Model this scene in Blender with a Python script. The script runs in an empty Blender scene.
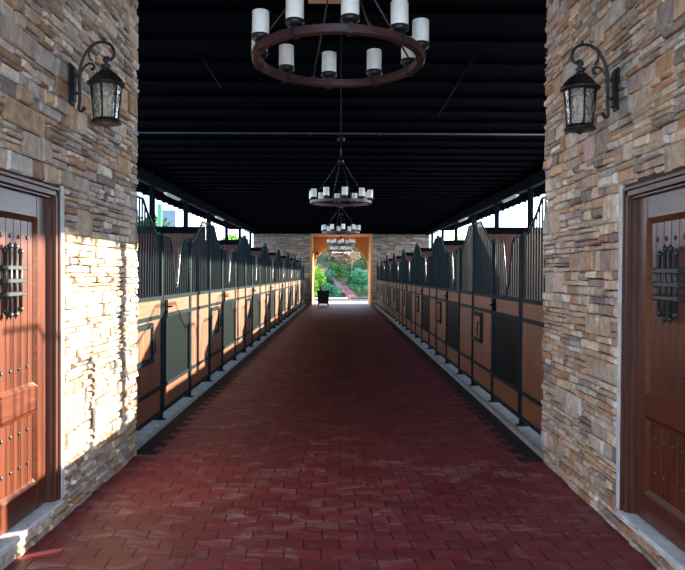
import bpy, math, random
from mathutils import Vector, Matrix, Euler
R = random.Random(7)
S = bpy.context.scene
COL = S.collection
PI = math.pi

# ------------------------------------------------------------------ materials
def new_mat(name):
    m = bpy.data.materials.new(name); m.use_nodes = True
    nt = m.node_tree
    return m, nt, nt.nodes, nt.links, nt.nodes['Principled BSDF']

def simple(name, col, rough=.5, metal=0., spec=.5, noise=0., nscale=20., bump=0., stretch=(1, 1, 1)):
    m, nt, N, L, P = new_mat(name)
    P.inputs['Base Color'].default_value = (*col, 1)
    P.inputs['Roughness'].default_value = rough
    P.inputs['Metallic'].default_value = metal
    P.inputs['Specular IOR Level'].default_value = spec
    if noise or bump:
        tc = N.new('ShaderNodeTexCoord'); mp = N.new('ShaderNodeMapping')
        mp.inputs['Scale'].default_value = stretch
        L.new(tc.outputs['Object'], mp.inputs['Vector'])
        nz = N.new('ShaderNodeTexNoise'); nz.inputs['Scale'].default_value = nscale
        nz.inputs['Detail'].default_value = 5
        L.new(mp.outputs['Vector'], nz.inputs['Vector'])
        if noise:
            mr = N.new('ShaderNodeMapRange')
            mr.inputs['From Min'].default_value = .3; mr.inputs['From Max'].default_value = .7
            mr.inputs['To Min'].default_value = 1 - noise; mr.inputs['To Max'].default_value = 1 + noise
            L.new(nz.outputs['Fac'], mr.inputs['Value'])
            mx = N.new('ShaderNodeVectorMath'); mx.operation = 'SCALE'
            mx.inputs[0].default_value = col
            L.new(mr.outputs['Result'], mx.inputs['Scale'])
            L.new(mx.outputs['Vector'], P.inputs['Base Color'])
        if bump:
            b = N.new('ShaderNodeBump'); b.inputs['Strength'].default_value = bump
            b.inputs['Distance'].default_value = .01
            L.new(nz.outputs['Fac'], b.inputs['Height']); L.new(b.outputs['Normal'], P.inputs['Normal'])
    return m

def wood_mat(name, c1, c2, rough=.4, axis='Z', board=0.0, spec=.5, coat=0.):
    """grain running along Z; optional tongue-and-groove boards of the given width along Y (or X)"""
    m, nt, N, L, P = new_mat(name)
    tc = N.new('ShaderNodeTexCoord'); mp = N.new('ShaderNodeMapping')
    mp.inputs['Scale'].default_value = (1, 1, .06) if axis == 'Z' else ((1, .06, 1) if axis == 'Y' else (.06, 1, 1))
    L.new(tc.outputs['Object'], mp.inputs['Vector'])
    nz = N.new('ShaderNodeTexNoise'); nz.inputs['Scale'].default_value = 38; nz.inputs['Detail'].default_value = 6
    nz.inputs['Distortion'].default_value = .6
    L.new(mp.outputs['Vector'], nz.inputs['Vector'])
    cr = N.new('ShaderNodeValToRGB')
    cr.color_ramp.elements[0].position = .32; cr.color_ramp.elements[0].color = (*c1, 1)
    cr.color_ramp.elements[1].position = .68; cr.color_ramp.elements[1].color = (*c2, 1)
    L.new(nz.outputs['Fac'], cr.inputs['Fac'])
    out = cr.outputs['Color']
    P.inputs['Roughness'].default_value = rough
    P.inputs['Specular IOR Level'].default_value = spec
    P.inputs['Coat Weight'].default_value = coat
    P.inputs['Coat Roughness'].default_value = .2
    if board:
        sx = N.new('ShaderNodeSeparateXYZ'); L.new(tc.outputs['Object'], sx.inputs[0])
        ad = N.new('ShaderNodeMath'); ad.operation = 'ADD'
        L.new(sx.outputs['X'], ad.inputs[0]); L.new(sx.outputs['Y'], ad.inputs[1])
        dv = N.new('ShaderNodeMath'); dv.operation = 'DIVIDE'; dv.inputs[1].default_value = board
        L.new(ad.outputs[0], dv.inputs[0])
        fr = N.new('ShaderNodeMath'); fr.operation = 'FRACT'; L.new(dv.outputs[0], fr.inputs[0])
        fl = N.new('ShaderNodeMath'); fl.operation = 'FLOOR'; L.new(dv.outputs[0], fl.inputs[0])
        wn = N.new('ShaderNodeTexWhiteNoise'); wn.noise_dimensions = '1D'; L.new(fl.outputs[0], wn.inputs['W'])
        mr = N.new('ShaderNodeMapRange'); mr.inputs['To Min'].default_value = .75; mr.inputs['To Max'].default_value = 1.2
        L.new(wn.outputs['Value'], mr.inputs['Value'])
        lt = N.new('ShaderNodeMath'); lt.operation = 'GREATER_THAN'; lt.inputs[1].default_value = .06
        L.new(fr.outputs[0], lt.inputs[0])
        mu = N.new('ShaderNodeMath'); mu.operation = 'MULTIPLY'
        lt2 = N.new('ShaderNodeMapRange'); lt2.inputs['To Min'].default_value = .35
        L.new(lt.outputs[0], lt2.inputs['Value'])
        L.new(mr.outputs[0], mu.inputs[0]); L.new(lt2.outputs[0], mu.inputs[1])
        sc = N.new('ShaderNodeVectorMath'); sc.operation = 'SCALE'
        L.new(out, sc.inputs[0]); L.new(mu.outputs[0], sc.inputs['Scale'])
        out = sc.outputs['Vector']
        bp = N.new('ShaderNodeBump'); bp.inputs['Strength'].default_value = .6; bp.inputs['Distance'].default_value = .004
        L.new(lt.outputs[0], bp.inputs['Height']); L.new(bp.outputs['Normal'], P.inputs['Normal'])
    L.new(out, P.inputs['Base Color'])
    return m

def stone_mat():
    m, nt, N, L, P = new_mat('ledge_stone')
    at = N.new('ShaderNodeAttribute'); at.attribute_name = 'Col'
    tc = N.new('ShaderNodeTexCoord')
    nz = N.new('ShaderNodeTexNoise'); nz.inputs['Scale'].default_value = 16; nz.inputs['Detail'].default_value = 8
    nz.inputs['Roughness'].default_value = .65
    L.new(tc.outputs['Object'], nz.inputs['Vector'])
    mr = N.new('ShaderNodeMapRange'); mr.inputs['From Min'].default_value = .3; mr.inputs['From Max'].default_value = .7
    mr.inputs['To Min'].default_value = .62; mr.inputs['To Max'].default_value = 1.35
    L.new(nz.outputs['Fac'], mr.inputs['Value'])
    sc = N.new('ShaderNodeVectorMath'); sc.operation = 'SCALE'
    L.new(at.outputs['Color'], sc.inputs[0]); L.new(mr.outputs[0], sc.inputs['Scale'])
    # rusty veins
    n2 = N.new('ShaderNodeTexNoise'); n2.inputs['Scale'].default_value = 7; n2.inputs['Detail'].default_value = 4
    L.new(tc.outputs['Object'], n2.inputs['Vector'])
    r2 = N.new('ShaderNodeMapRange'); r2.inputs['From Min'].default_value = .55; r2.inputs['From Max'].default_value = .7
    r2.inputs['To Max'].default_value = .45
    L.new(n2.outputs['Fac'], r2.inputs['Value'])
    mx = N.new('ShaderNodeMix'); mx.data_type = 'RGBA'
    L.new(r2.outputs[0], mx.inputs['Factor']); L.new(sc.outputs['Vector'], mx.inputs['A'])
    mx.inputs['B'].default_value = (.36, .19, .10, 1)
    L.new(mx.outputs['Result'], P.inputs['Base Color'])
    P.inputs['Roughness'].default_value = .72
    n3 = N.new('ShaderNodeTexNoise'); n3.inputs['Scale'].default_value = 45; n3.inputs['Detail'].default_value = 8
    L.new(tc.outputs['Object'], n3.inputs['Vector'])
    b = N.new('ShaderNodeBump'); b.inputs['Strength'].default_value = .7; b.inputs['Distance'].default_value = .012
    L.new(n3.outputs['Fac'], b.inputs['Height']); L.new(b.outputs['Normal'], P.inputs['Normal'])
    return m

def paver_mat():
    m, nt, N, L, P = new_mat('rubber_pavers')
    tc = N.new('ShaderNodeTexCoord'); sx = N.new('ShaderNodeSeparateXYZ')
    L.new(tc.outputs['Object'], sx.inputs[0])
    def math_(op, a, b=None, c=None):
        n = N.new('ShaderNodeMath'); n.operation = op
        for i, v in enumerate((a, b, c)):
            if v is None: continue
            if isinstance(v, (int, float)): n.inputs[i].default_value = v
            else: L.new(v, n.inputs[i])
        return n.outputs[0]
    BW, BH = .20, .142
    # interlocking edge: the long edges step to and fro
    s = math_('SINE', math_('MULTIPLY', sx.outputs['X'], 2 * PI / BW))
    s = math_('MULTIPLY', math_('MAXIMUM', math_('MINIMUM', math_('MULTIPLY', s, 1.8), 1.), -1.), .013)
    y2 = math_('ADD', sx.outputs['Y'], s)
    row = math_('FLOOR', math_('DIVIDE', y2, BH))
    off = math_('MULTIPLY', math_('MODULO', math_('ABSOLUTE', row), 2.), .5)
    fy = math_('FRACT', math_('DIVIDE', y2, BH))
    ux = math_('ADD', math_('DIVIDE', sx.outputs['X'], BW), off)
    # short edges slant a little
    ux = math_('ADD', ux, math_('MULTIPLY', math_('SUBTRACT', fy, .5), .05))
    fx = math_('FRACT', ux); cx = math_('FLOOR', ux)
    dx = math_('MULTIPLY', math_('MINIMUM', fx, math_('SUBTRACT', 1., fx)), BW)
    dy = math_('MULTIPLY', math_('MINIMUM', fy, math_('SUBTRACT', 1., fy)), BH)
    d = math_('MINIMUM', dx, math_('ADD', math_('MULTIPLY', dy, 1.3), .0008))
    groove = N.new('ShaderNodeMapRange'); groove.interpolation_type = 'SMOOTHSTEP'
    groove.inputs['From Min'].default_value = .0008; groove.inputs['From Max'].default_value = .0075
    L.new(d, groove.inputs['Value'])
    cb = N.new('ShaderNodeCombineXYZ'); L.new(cx, cb.inputs[0]); L.new(row, cb.inputs[1])
    wn = N.new('ShaderNodeTexWhiteNoise'); wn.noise_dimensions = '2D'; L.new(cb.outputs[0], wn.inputs['Vector'])
    v = N.new('ShaderNodeMapRange'); v.inputs['To Min'].default_value = .78; v.inputs['To Max'].default_value = 1.2
    L.new(wn.outputs['Value'], v.inputs['Value'])
    g2 = N.new('ShaderNodeMapRange'); g2.inputs['To Min'].default_value = .22
    L.new(groove.outputs[0], g2.inputs['Value'])
    sc = N.new('ShaderNodeVectorMath'); sc.operation = 'SCALE'
    sc.inputs[0].default_value = (.190, .034, .048)
    L.new(math_('MULTIPLY', v.outputs[0], g2.outputs[0]), sc.inputs['Scale'])
    # dusty scuffs
    mp = N.new('ShaderNodeMapping'); mp.inputs['Scale'].default_value = (1, 1.6, 1)
    L.new(tc.outputs['Object'], mp.inputs['Vector'])
    nz = N.new('ShaderNodeTexNoise'); nz.inputs['Scale'].default_value = 3.0; nz.inputs['Detail'].default_value = 10
    nz.inputs['Roughness'].default_value = .66; nz.inputs['Distortion'].default_value = 1.3
    L.new(mp.outputs['Vector'], nz.inputs['Vector'])
    r = N.new('ShaderNodeMapRange'); r.inputs['From Min'].default_value = .51; r.inputs['From Max'].default_value = .68
    r.inputs['To Max'].default_value = .85
    L.new(nz.outputs['Fac'], r.inputs['Value'])
    r3 = N.new('ShaderNodeMapRange'); r3.inputs['From Min'].default_value = .55; r3.inputs['From Max'].default_value = .95
    r3.inputs['To Min'].default_value = .55
    L.new(wn.outputs['Value'], r3.inputs['Value'])
    mx = N.new('ShaderNodeMix'); mx.data_type = 'RGBA'
    L.new(math_('MULTIPLY', math_('MULTIPLY', r.outputs[0], r3.outputs[0]), groove.outputs[0]), mx.inputs['Factor'])
    L.new(sc.outputs['Vector'], mx.inputs['A'])
    mx.inputs['B'].default_value = (.36, .27, .30, 1)
    L.new(mx.outputs['Result'], P.inputs['Base Color'])
    P.inputs['Roughness'].default_value = .55
    P.inputs['Specular IOR Level'].default_value = .35
    bp = N.new('ShaderNodeBump'); bp.inputs['Strength'].default_value = .5; bp.inputs['Distance'].default_value = .006
    L.new(groove.outputs[0], bp.inputs['Height']); L.new(bp.outputs['Normal'], P.inputs['Normal'])
    return m

def leaf_mat(name, c1, c2):
    m, nt, N, L, P = new_mat(name)
    ge = N.new('ShaderNodeNewGeometry')
    cr = N.new('ShaderNodeValToRGB')
    cr.color_ramp.elements[0].color = (*c1, 1); cr.color_ramp.elements[1].color = (*c2, 1)
    L.new(ge.outputs['Random Per Island'], cr.inputs['Fac'])
    L.new(cr.outputs['Color'], P.inputs['Base Color'])
    P.inputs['Roughness'].default_value = .7; P.inputs['Specular IOR Level'].default_value = .15
    tr = N.new('ShaderNodeBsdfTranslucent'); L.new(cr.outputs['Color'], tr.inputs['Color'])
    mx = N.new('ShaderNodeMixShader'); mx.inputs[0].default_value = .35
    L.new(P.outputs[0], mx.inputs[1]); L.new(tr.outputs[0], mx.inputs[2])
    L.new(mx.outputs[0], N['Material Output'].inputs['Surface'])
    return m

def glass_mat():
    m, nt, N, L, P = new_mat('seeded_lantern_glass')
    P.inputs['Base Color'].default_value = (.95, .93, .88, 1)
    P.inputs['Transmission Weight'].default_value = .9
    P.inputs['Roughness'].default_value = .08
    P.inputs['IOR'].default_value = 1.35
    tc = N.new('ShaderNodeTexCoord'); v = N.new('ShaderNodeTexVoronoi'); v.inputs['Scale'].default_value = 55
    L.new(tc.outputs['Object'], v.inputs['Vector'])
    b = N.new('ShaderNodeBump'); b.inputs['Strength'].default_value = .9; b.inputs['Distance'].default_value = .01
    L.new(v.outputs['Distance'], b.inputs['Height']); L.new(b.outputs['Normal'], P.inputs['Normal'])
    return m

def louvre_mat():
    m, nt, N, L, P = new_mat('ribbed_black_sheet')
    P.inputs['Specular IOR Level'].default_value = .04; P.inputs['Base Color'].default_value = (.006, .011, .014, 1); P.inputs['Roughness'].default_value = .42
    tc = N.new('ShaderNodeTexCoord'); w = N.new('ShaderNodeTexWave')
    w.bands_direction = 'Y'; w.inputs['Scale'].default_value = 12
    L.new(tc.outputs['Object'], w.inputs['Vector'])
    b = N.new('ShaderNodeBump'); b.inputs['Strength'].default_value = .6; b.inputs['Distance'].default_value = .01
    L.new(w.outputs['Fac'], b.inputs['Height']); L.new(b.outputs['Normal'], P.inputs['Normal'])
    return m

M = dict(
    stone=stone_mat(),
    mortar=simple('dark_mortar', (.05, .04, .034), .9, noise=.25, bump=.4),  # dark grey-brown mortar behind the stones
    cement=simple('pale_cement', (.66, .70, .76), .8, noise=.22, nscale=9, bump=.5),
    concrete=simple('kerb_concrete', (.30, .32, .32), .7, noise=.25, nscale=12, bump=.4),
    pavers=paver_mat(),
    blackpaver=simple('black_paver', (.008, .007, .009), .7, noise=.3),
    black=simple('black_paint', (.0007, .0014, .0038), 1., spec=.02, noise=.2, nscale=8),
    blackmetal=simple('black_powder_coat', (.003, .005, .009), .9, metal=0., spec=.05),
    iron=simple('cast_iron', (.010, .011, .013), .42, spec=.5, bump=.25, nscale=60),
    bar=simple('stall_bar_black', (.013, .025, .032), .5, metal=0., spec=.03),
    steel=simple('weathered_iron_grille', (.045, .055, .06), .42, metal=.5, noise=.3, nscale=40),
    conduit=simple('grey_conduit', (.06, .068, .09), .5, metal=0.),
    darkconduit=simple('dark_conduit', (.004, .005, .008), .7, spec=.05),
    silver=simple('satin_silver', (.75, .76, .78), .25, metal=.9),
    trimbar=simple('glossy_black_rail', (.012, .018, .022), .28, metal=0., spec=.7),
    louvre=louvre_mat(),
    door=wood_mat('door_mahogany', (.060, .013, .008), (.135, .035, .014), .34, coat=.1),
    doorx=wood_mat('door_mahogany_rail', (.060, .013, .008), (.135, .035, .014), .34, axis='Y', coat=.1),
    casing=wood_mat('casing_mahogany', (.055, .016, .010), (.09, .028, .017), .4, coat=.2),
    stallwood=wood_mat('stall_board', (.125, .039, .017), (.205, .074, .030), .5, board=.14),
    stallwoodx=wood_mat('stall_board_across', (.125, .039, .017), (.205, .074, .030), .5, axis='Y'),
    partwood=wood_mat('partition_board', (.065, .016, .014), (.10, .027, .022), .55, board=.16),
    ringwood=wood_mat('chandelier_ring', (.036, .013, .015), (.062, .023, .024), .45, axis='Y'),
    tan=simple('pale_board', (.5, .3, .18), .6, noise=.1),
    shade=simple('milk_glass', (.90, .90, .87), .35, spec=.5, noise=.05, nscale=30),
    white=simple('white_batten', (.85, .87, .88), .4),
    orange=simple('orange_render', (.50, .27, .095), .75, noise=.12, nscale=5, bump=.2),
    glass=glass_mat(),
    bulb=simple('ivory_candle', (.8, .7, .5), .5),
    dirt=simple('red_earth', (.12, .05, .05), .9, spec=.05, noise=.35, nscale=3, bump=.6),
    stallfloor=simple('stall_bedding', (.10, .075, .055), .95, noise=.3),
    ground=simple('pale_paving', (.42, .41, .39), .85, noise=.12, nscale=2),
    grass=simple('grassy_slope', (.022, .035, .014), .9, spec=.05, noise=.6, nscale=1.5, bump=.8),
    wallwhite=simple('white_render', (.80, .82, .83), .8, noise=.05),
    windowblue=simple('blue_grey_window', (.06, .09, .12), .15),
    greenpost=simple('green_paint', (.015, .13, .04), .5),
    bin=simple('charcoal_plastic', (.018, .019, .022), .5),
    rubber=simple('rubber', (.01, .01, .01), .8),
    bark=simple('bark', (.12, .08, .055), .9, noise=.4, nscale=14, bump=.8),
    brownpost=simple('brown_post', (.30, .15, .09), .7, noise=.2),
    leafdark=leaf_mat('leaves_deep_green', (.008, .04, .012), (.05, .15, .035)),
    leafteal=leaf_mat('leaves_blue_green', (.012, .09, .045), (.07, .26, .14)),
    leaflime=leaf_mat('leaves_lime', (.05, .16, .012), (.26, .46, .05)),
    leafpink=leaf_mat('leaves_and_blossom', (.03, .12, .03), (.46, .22, .18)),
)

# ------------------------------------------------------------------ mesh helper
class MB:
    def __init__(s):
        s.v = []; s.f = []; s.c = []; s.smooth = []
    def quadbox(s, p, smooth=False, col=None):
        """8 points: bottom ring 0-3, top ring 4-7"""
        b = len(s.v); s.v += [tuple(q) for q in p]
        for f in ((0, 3, 2, 1), (4, 5, 6, 7), (0, 1, 5, 4), (1, 2, 6, 5), (2, 3, 7, 6), (3, 0, 4, 7)):
            s.f.append(tuple(b + i for i in f)); s.smooth.append(smooth); s.c.append(col)
    def box(s, x0, x1, y0, y1, z0, z1, col=None):
        x0, x1 = sorted((x0, x1)); y0, y1 = sorted((y0, y1)); z0, z1 = sorted((z0, z1))
        s.quadbox([(x0, y0, z0), (x1, y0, z0), (x1, y1, z0), (x0, y1, z0), (x0, y0, z1), (x1, y0, z1), (x1, y1, z1), (x0, y1, z1)], col=col)
    def cbox(s, x0, x1, y0, y1, z0, z1, c=.004):
        """box with chamfered edges on the rings (bevel in x/y at top and bottom)"""
        x0, x1 = sorted((x0, x1)); y0, y1 = sorted((y0, y1)); z0, z1 = sorted((z0, z1))
        rings = []
        for z, d in ((z0, c), (z0 + c, 0), (z1 - c, 0), (z1, c)):
            rings.append([(x0 + d, y0 + c, z), (x0 + c, y0 + d, z), (x1 - c, y0 + d, z), (x1 - d, y0 + c, z),
                          (x1 - d, y1 - c, z), (x1 - c, y1 - d, z), (x0 + c, y1 - d, z), (x0 + d, y1 - c, z)])
        s.rings(rings, smooth=False)
    def rings(s, rings, smooth=True, cap=True, closed=False):
        b = len(s.v); n = len(rings[0])
        for r in rings: s.v += [tuple(q) for q in r]
        m = len(rings)
        for i in range(m if closed else m - 1):
            j = (i + 1) % m
            for k in range(n):
                l = (k + 1) % n
                s.f.append((b + i * n + k, b + i * n + l, b + j * n + l, b + j * n + k)); s.smooth.append(smooth); s.c.append(None)
        if cap and not closed:
            s.f.append(tuple(b + k for k in reversed(range(n)))); s.smooth.append(False); s.c.append(None)
            s.f.append(tuple(b + (m - 1) * n + k for k in range(n))); s.smooth.append(False); s.c.append(None)
    def tube(s, pts, r, n=8, closed=False, cap=True):
        pts = [Vector(p) for p in pts]; m = len(pts)
        rad = r if isinstance(r, (list, tuple)) else [r] * m
        rings = []; up = None
        for i, p in enumerate(pts):
            if closed: t = pts[(i + 1) % m] - pts[i - 1]
            else: t = pts[min(i + 1, m - 1)] - pts[max(i - 1, 0)]
            t.normalize()
            if up is None:
                up = Vector((0, 0, 1)) if abs(t.z) < .9 else Vector((1, 0, 0))
            a = t.cross(up)
            if a.length < 1e-4: a = t.cross(Vector((.3, 1, .2)))
            a.normalize(); bb = t.cross(a).normalized(); up = -bb if (-bb).dot(up) > 0 else bb
            a = t.cross(up).normalized(); bb = t.cross(a).normalized()
            rings.append([p + rad[i] * (math.cos(2 * PI * k / n) * a + math.sin(2 * PI * k / n) * bb) for k in range(n)])
        s.rings(rings, True, cap, closed)
    def lathe(s, prof, c=(0, 0, 0), n=20, cap=True):
        s.rings([[(c[0] + r * math.cos(2 * PI * k / n), c[1] + r * math.sin(2 * PI * k / n), c[2] + z) for k in range(n)] for r, z in prof], True, cap)
    def ball(s, c, r, n=10, sq=(1, 1, 1)):
        c = Vector(c); rings = []
        for i in range(1, n // 2 + 2):
            th = PI * (i - .5) / (n // 2 + 1)
            rings.append([(c.x + sq[0] * r * math.sin(th) * math.cos(2 * PI * k / n), c.y + sq[1] * r * math.sin(th) * math.sin(2 * PI * k / n),
                           c.z - sq[2] * r * math.cos(th)) for k in range(n)])
        s.rings(rings)
    def build(s, name, mat, parent=None, loc=None):
        me = bpy.data.meshes.new(name)
        me.from_pydata(s.v, [], s.f)
        for p, sm in zip(me.polygons, s.smooth): p.use_smooth = sm
        if any(c is not None for c in s.c):
            at = me.color_attributes.new('Col', 'FLOAT_COLOR', 'CORNER')
            vals = []
            for p, c in zip(me.polygons, s.c):
                c = c or (.2, .16, .12)
                for _ in range(p.loop_total): vals += [*c, 1.]
            at.data.foreach_set('color', vals)
        me.materials.append(mat)
        me.update()
        o = bpy.data.objects.new(name, me); COL.objects.link(o)
        if parent: o.parent = parent
        if loc: o.location = loc
        return o

def tag(o, label=None, cat=None, group=None, kind=None):
    if label: o['label'] = label
    if cat: o['category'] = cat
    if group: o['group'] = group
    if kind: o['kind'] = kind
    return o
def empty(name, loc=(0, 0, 0), rz=0):
    o = bpy.data.objects.new(name, None); COL.objects.link(o); o.location = loc; o.rotation_euler = (0, 0, rz)
    o.empty_display_size = .1
    return o
def copy_tree(o, parent=None):
    c = o.copy(); COL.objects.link(c)
    if parent: c.parent = parent
    for ch in list(o.children): copy_tree(ch, c)
    return c
def struct(mb, name, mat, label=None):
    o = mb.build(name, mat) ; o['kind'] = 'structure'
    if label: o['label'] = label
    return o

# ------------------------------------------------------------------ dimensions (camera stands at 0,0 and looks along +Y)
XL, XR = -1.705, 1.652            # faces of the stone entry walls
YL, YR = 6.03, 5.86              # where they end
Y0 = -.4                         # open mouth of the entry, behind the camera
FL, FR = -1.795, 1.758           # planes of the stall fronts
PL, PR = 3.69, 3.66              # stall pitch
TL, TR = 6.19, 5.96              # first tall post
XO = 4.22                        # outer line of the stalls
YE = 35.8                        # stone end wall
YA = 38.6                        # orange arch
ZC = 3.74                        # ceiling
PAL = [(.42, .33, .23), (.47, .39, .29), (.54, .48, .39), (.42, .27, .17), (.35, .21, .13), (.47, .32, .20), (.34, .31, .28),
       (.40, .385, .36), (.28, .24, .21), (.45, .37, .32), (.58, .54, .48), (.33, .26, .21), (.42, .33, .30), (.24, .20, .18), (.48, .43, .37), (.50, .40, .31), (.52, .42, .34)]

def ledge(mb, org, ax, nrm, a0, a1, z0, z1, scale=1., holes=(), rag=.012, seed=1, tone=1.):
    """irregular split-face stones laid on a vertical plane; org + a*ax, outward normal nrm"""
    r = random.Random(seed); ax = Vector(ax); nrm = Vector(nrm); org = Vector(org)
    def stone(u0, u1, v0, v1):
        for (h0, h1, g0, g1) in holes:
            if u0 < h1 - .005 and u1 > h0 + .005 and v0 < g1 - .005 and v1 > g0 + .005:
                # clip against the opening
                if u0 < h0 - .03: stone(u0, h0, v0, v1)
                if u1 > h1 + .03: stone(h1, u1, v0, v1)
                if v1 > g1 + .015 : stone(max(u0, h0), min(u1, h1), max(v0, g1), v1)
                if v0 < g0 - .015 : stone(max(u0, h0), min(u1, h1), v0, min(v1, g0))
                return
        if u1 - u0 < .012 or v1 - v0 < .008: return
        g = .0034 * scale; j = .009 * scale
        d = r.uniform(.012, .040) * min(1.4, scale); c = min(.010 * scale, (v1 - v0) * .22)
        k = r.choice(PAL); q = r.uniform(.95, 1.55) * tone; k = tuple(min(.8, x * q) for x in k)
        cor = [(u0 + g, v0 + g), (u1 - g, v0 + g), (u1 - g, v1 - g), (u0 + g, v1 - g)]
        jj = [(r.uniform(-j, j) * 1.2, r.uniform(-j, j) * .5) for _ in range(4)]
        b = len(mb.v)
        cu, cv = (u0 + u1) / 2, (v0 + v1) / 2
        for lay, (dep, ins) in enumerate(((0, 0), (d * .72, 0), (d, c))):
            for (u, v), (ju, jv) in zip(cor, jj):
                uu = u + ju + (ins if u < cu else -ins); vv = v + jv + (ins if v < cv else -ins)
                dd = dep + (r.uniform(-.005, .005) * scale if lay == 2 else 0)
                P = org + ax * uu + nrm * dd
                mb.v.append((P.x, P.y, vv))
        for a, b2 in ((0, 1), (1, 2)):
            for i in range(4):
                l = (i + 1) % 4
                mb.f.append((b + a * 4 + i, b + a * 4 + l, b + b2 * 4 + l, b + b2 * 4 + i)); mb.smooth.append(False); mb.c.append(k)
        mb.f.append((b + 8, b + 9, b + 10, b + 11)); mb.smooth.append(False); mb.c.append(k)
    z = z0
    while z < z1 - .01:
        h = r.uniform(.10, .18) * scale
        if z + h > z1 - .04: h = z1 - z
        a = a0 + r.uniform(-rag, rag)
        while a < a1 - .02:
            w = r.uniform(.28, .62) * scale
            if a + w > a1 - .15 * scale: w = a1 - a + r.uniform(-rag, rag)
            n = r.choice((1, 2, 3, 3, 4, 4)) if h > .12 * scale else r.choice((1, 2, 3, 3))
            cuts = sorted([0] + [(i + r.uniform(-.22, .22)) / n for i in range(1, n)] + [1])
            for i in range(n):
                v0, v1 = z + h * cuts[i], z + h * cuts[i + 1]
                u = a
                while u < a + w - .005:
                    q = max(r.uniform(.09, .30) * scale, (v1 - v0) * 1.25)
                    if u + q > a + w - .07 * scale: q = a + w - u
                    stone(u, u + q, v0, v1); u += q
            a += w
        z += h

# ------------------------------------------------------------------ entry walls
DL = (3.38, 4.42); DR = (3.23, 4.265); DZ0, DZ1 = .13, 2.015
def entry_wall(side, xw, y1, door, seed):
    m = MB()
    xi, xo = xw, side * XO
    a, b = min(xi, xo), max(xi, xo)
    yf = y1 - .02
    m.box(a, b, Y0, door[0], 0, ZC + .02); m.box(a, b, door[1], yf, 0, ZC + .02)
    m.box(a, b, door[0], door[1], DZ1, ZC + .02); m.box(a, b, door[0], door[1], 0, DZ0 - .02)
    # room behind the door is closed off
    m.box(xi + side * .30, xo, door[0], door[1], DZ0 - .02, DZ1)
    w = struct(m, 'wall_left' if side < 0 else 'wall_right', M['mortar'],
               'stone-clad entry wall on the %s with a timber door' % ('left' if side < 0 else 'right'))
    s = MB()
    ledge(s, (xw, 0, 0), (0, 1, 0), (-side, 0, 0), Y0, y1, .0, ZC, holes=((door[0] - .055, door[1] + .05, DZ0, DZ1 + .012),), seed=seed)
    # return faces at the far end
    ledge(s, (xw, yf, 0), (side, 0, 0), (0, 1, 0), -.02, XO - abs(xw), .0, ZC, seed=seed + 50)
    st = s.build('stone_cladding', M['stone'], w)
    # pale cement fillet round the opening and sill slab
    t = MB()
    t.box(xw - side * .014, xw + side * .03, door[1], door[1] + .046, DZ0, DZ1 + .03)
    t.box(xw - side * .014, xw + side * .03, door[0] - .05, door[0], DZ0, DZ1 + .03)
    t.build('cement_fillet', M['cement'], w)
    t = MB()
    t.cbox(xw - side * .035, xw + side * .30, door[0] + .001, door[1] - .001, DZ0 - .035, DZ0, .006)
    t.build('door_sill', M['cement'], w)
entry_wall(-1, XL, YL, DL, 11)
entry_wall(1, XR, YR, DR, 29)

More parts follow.
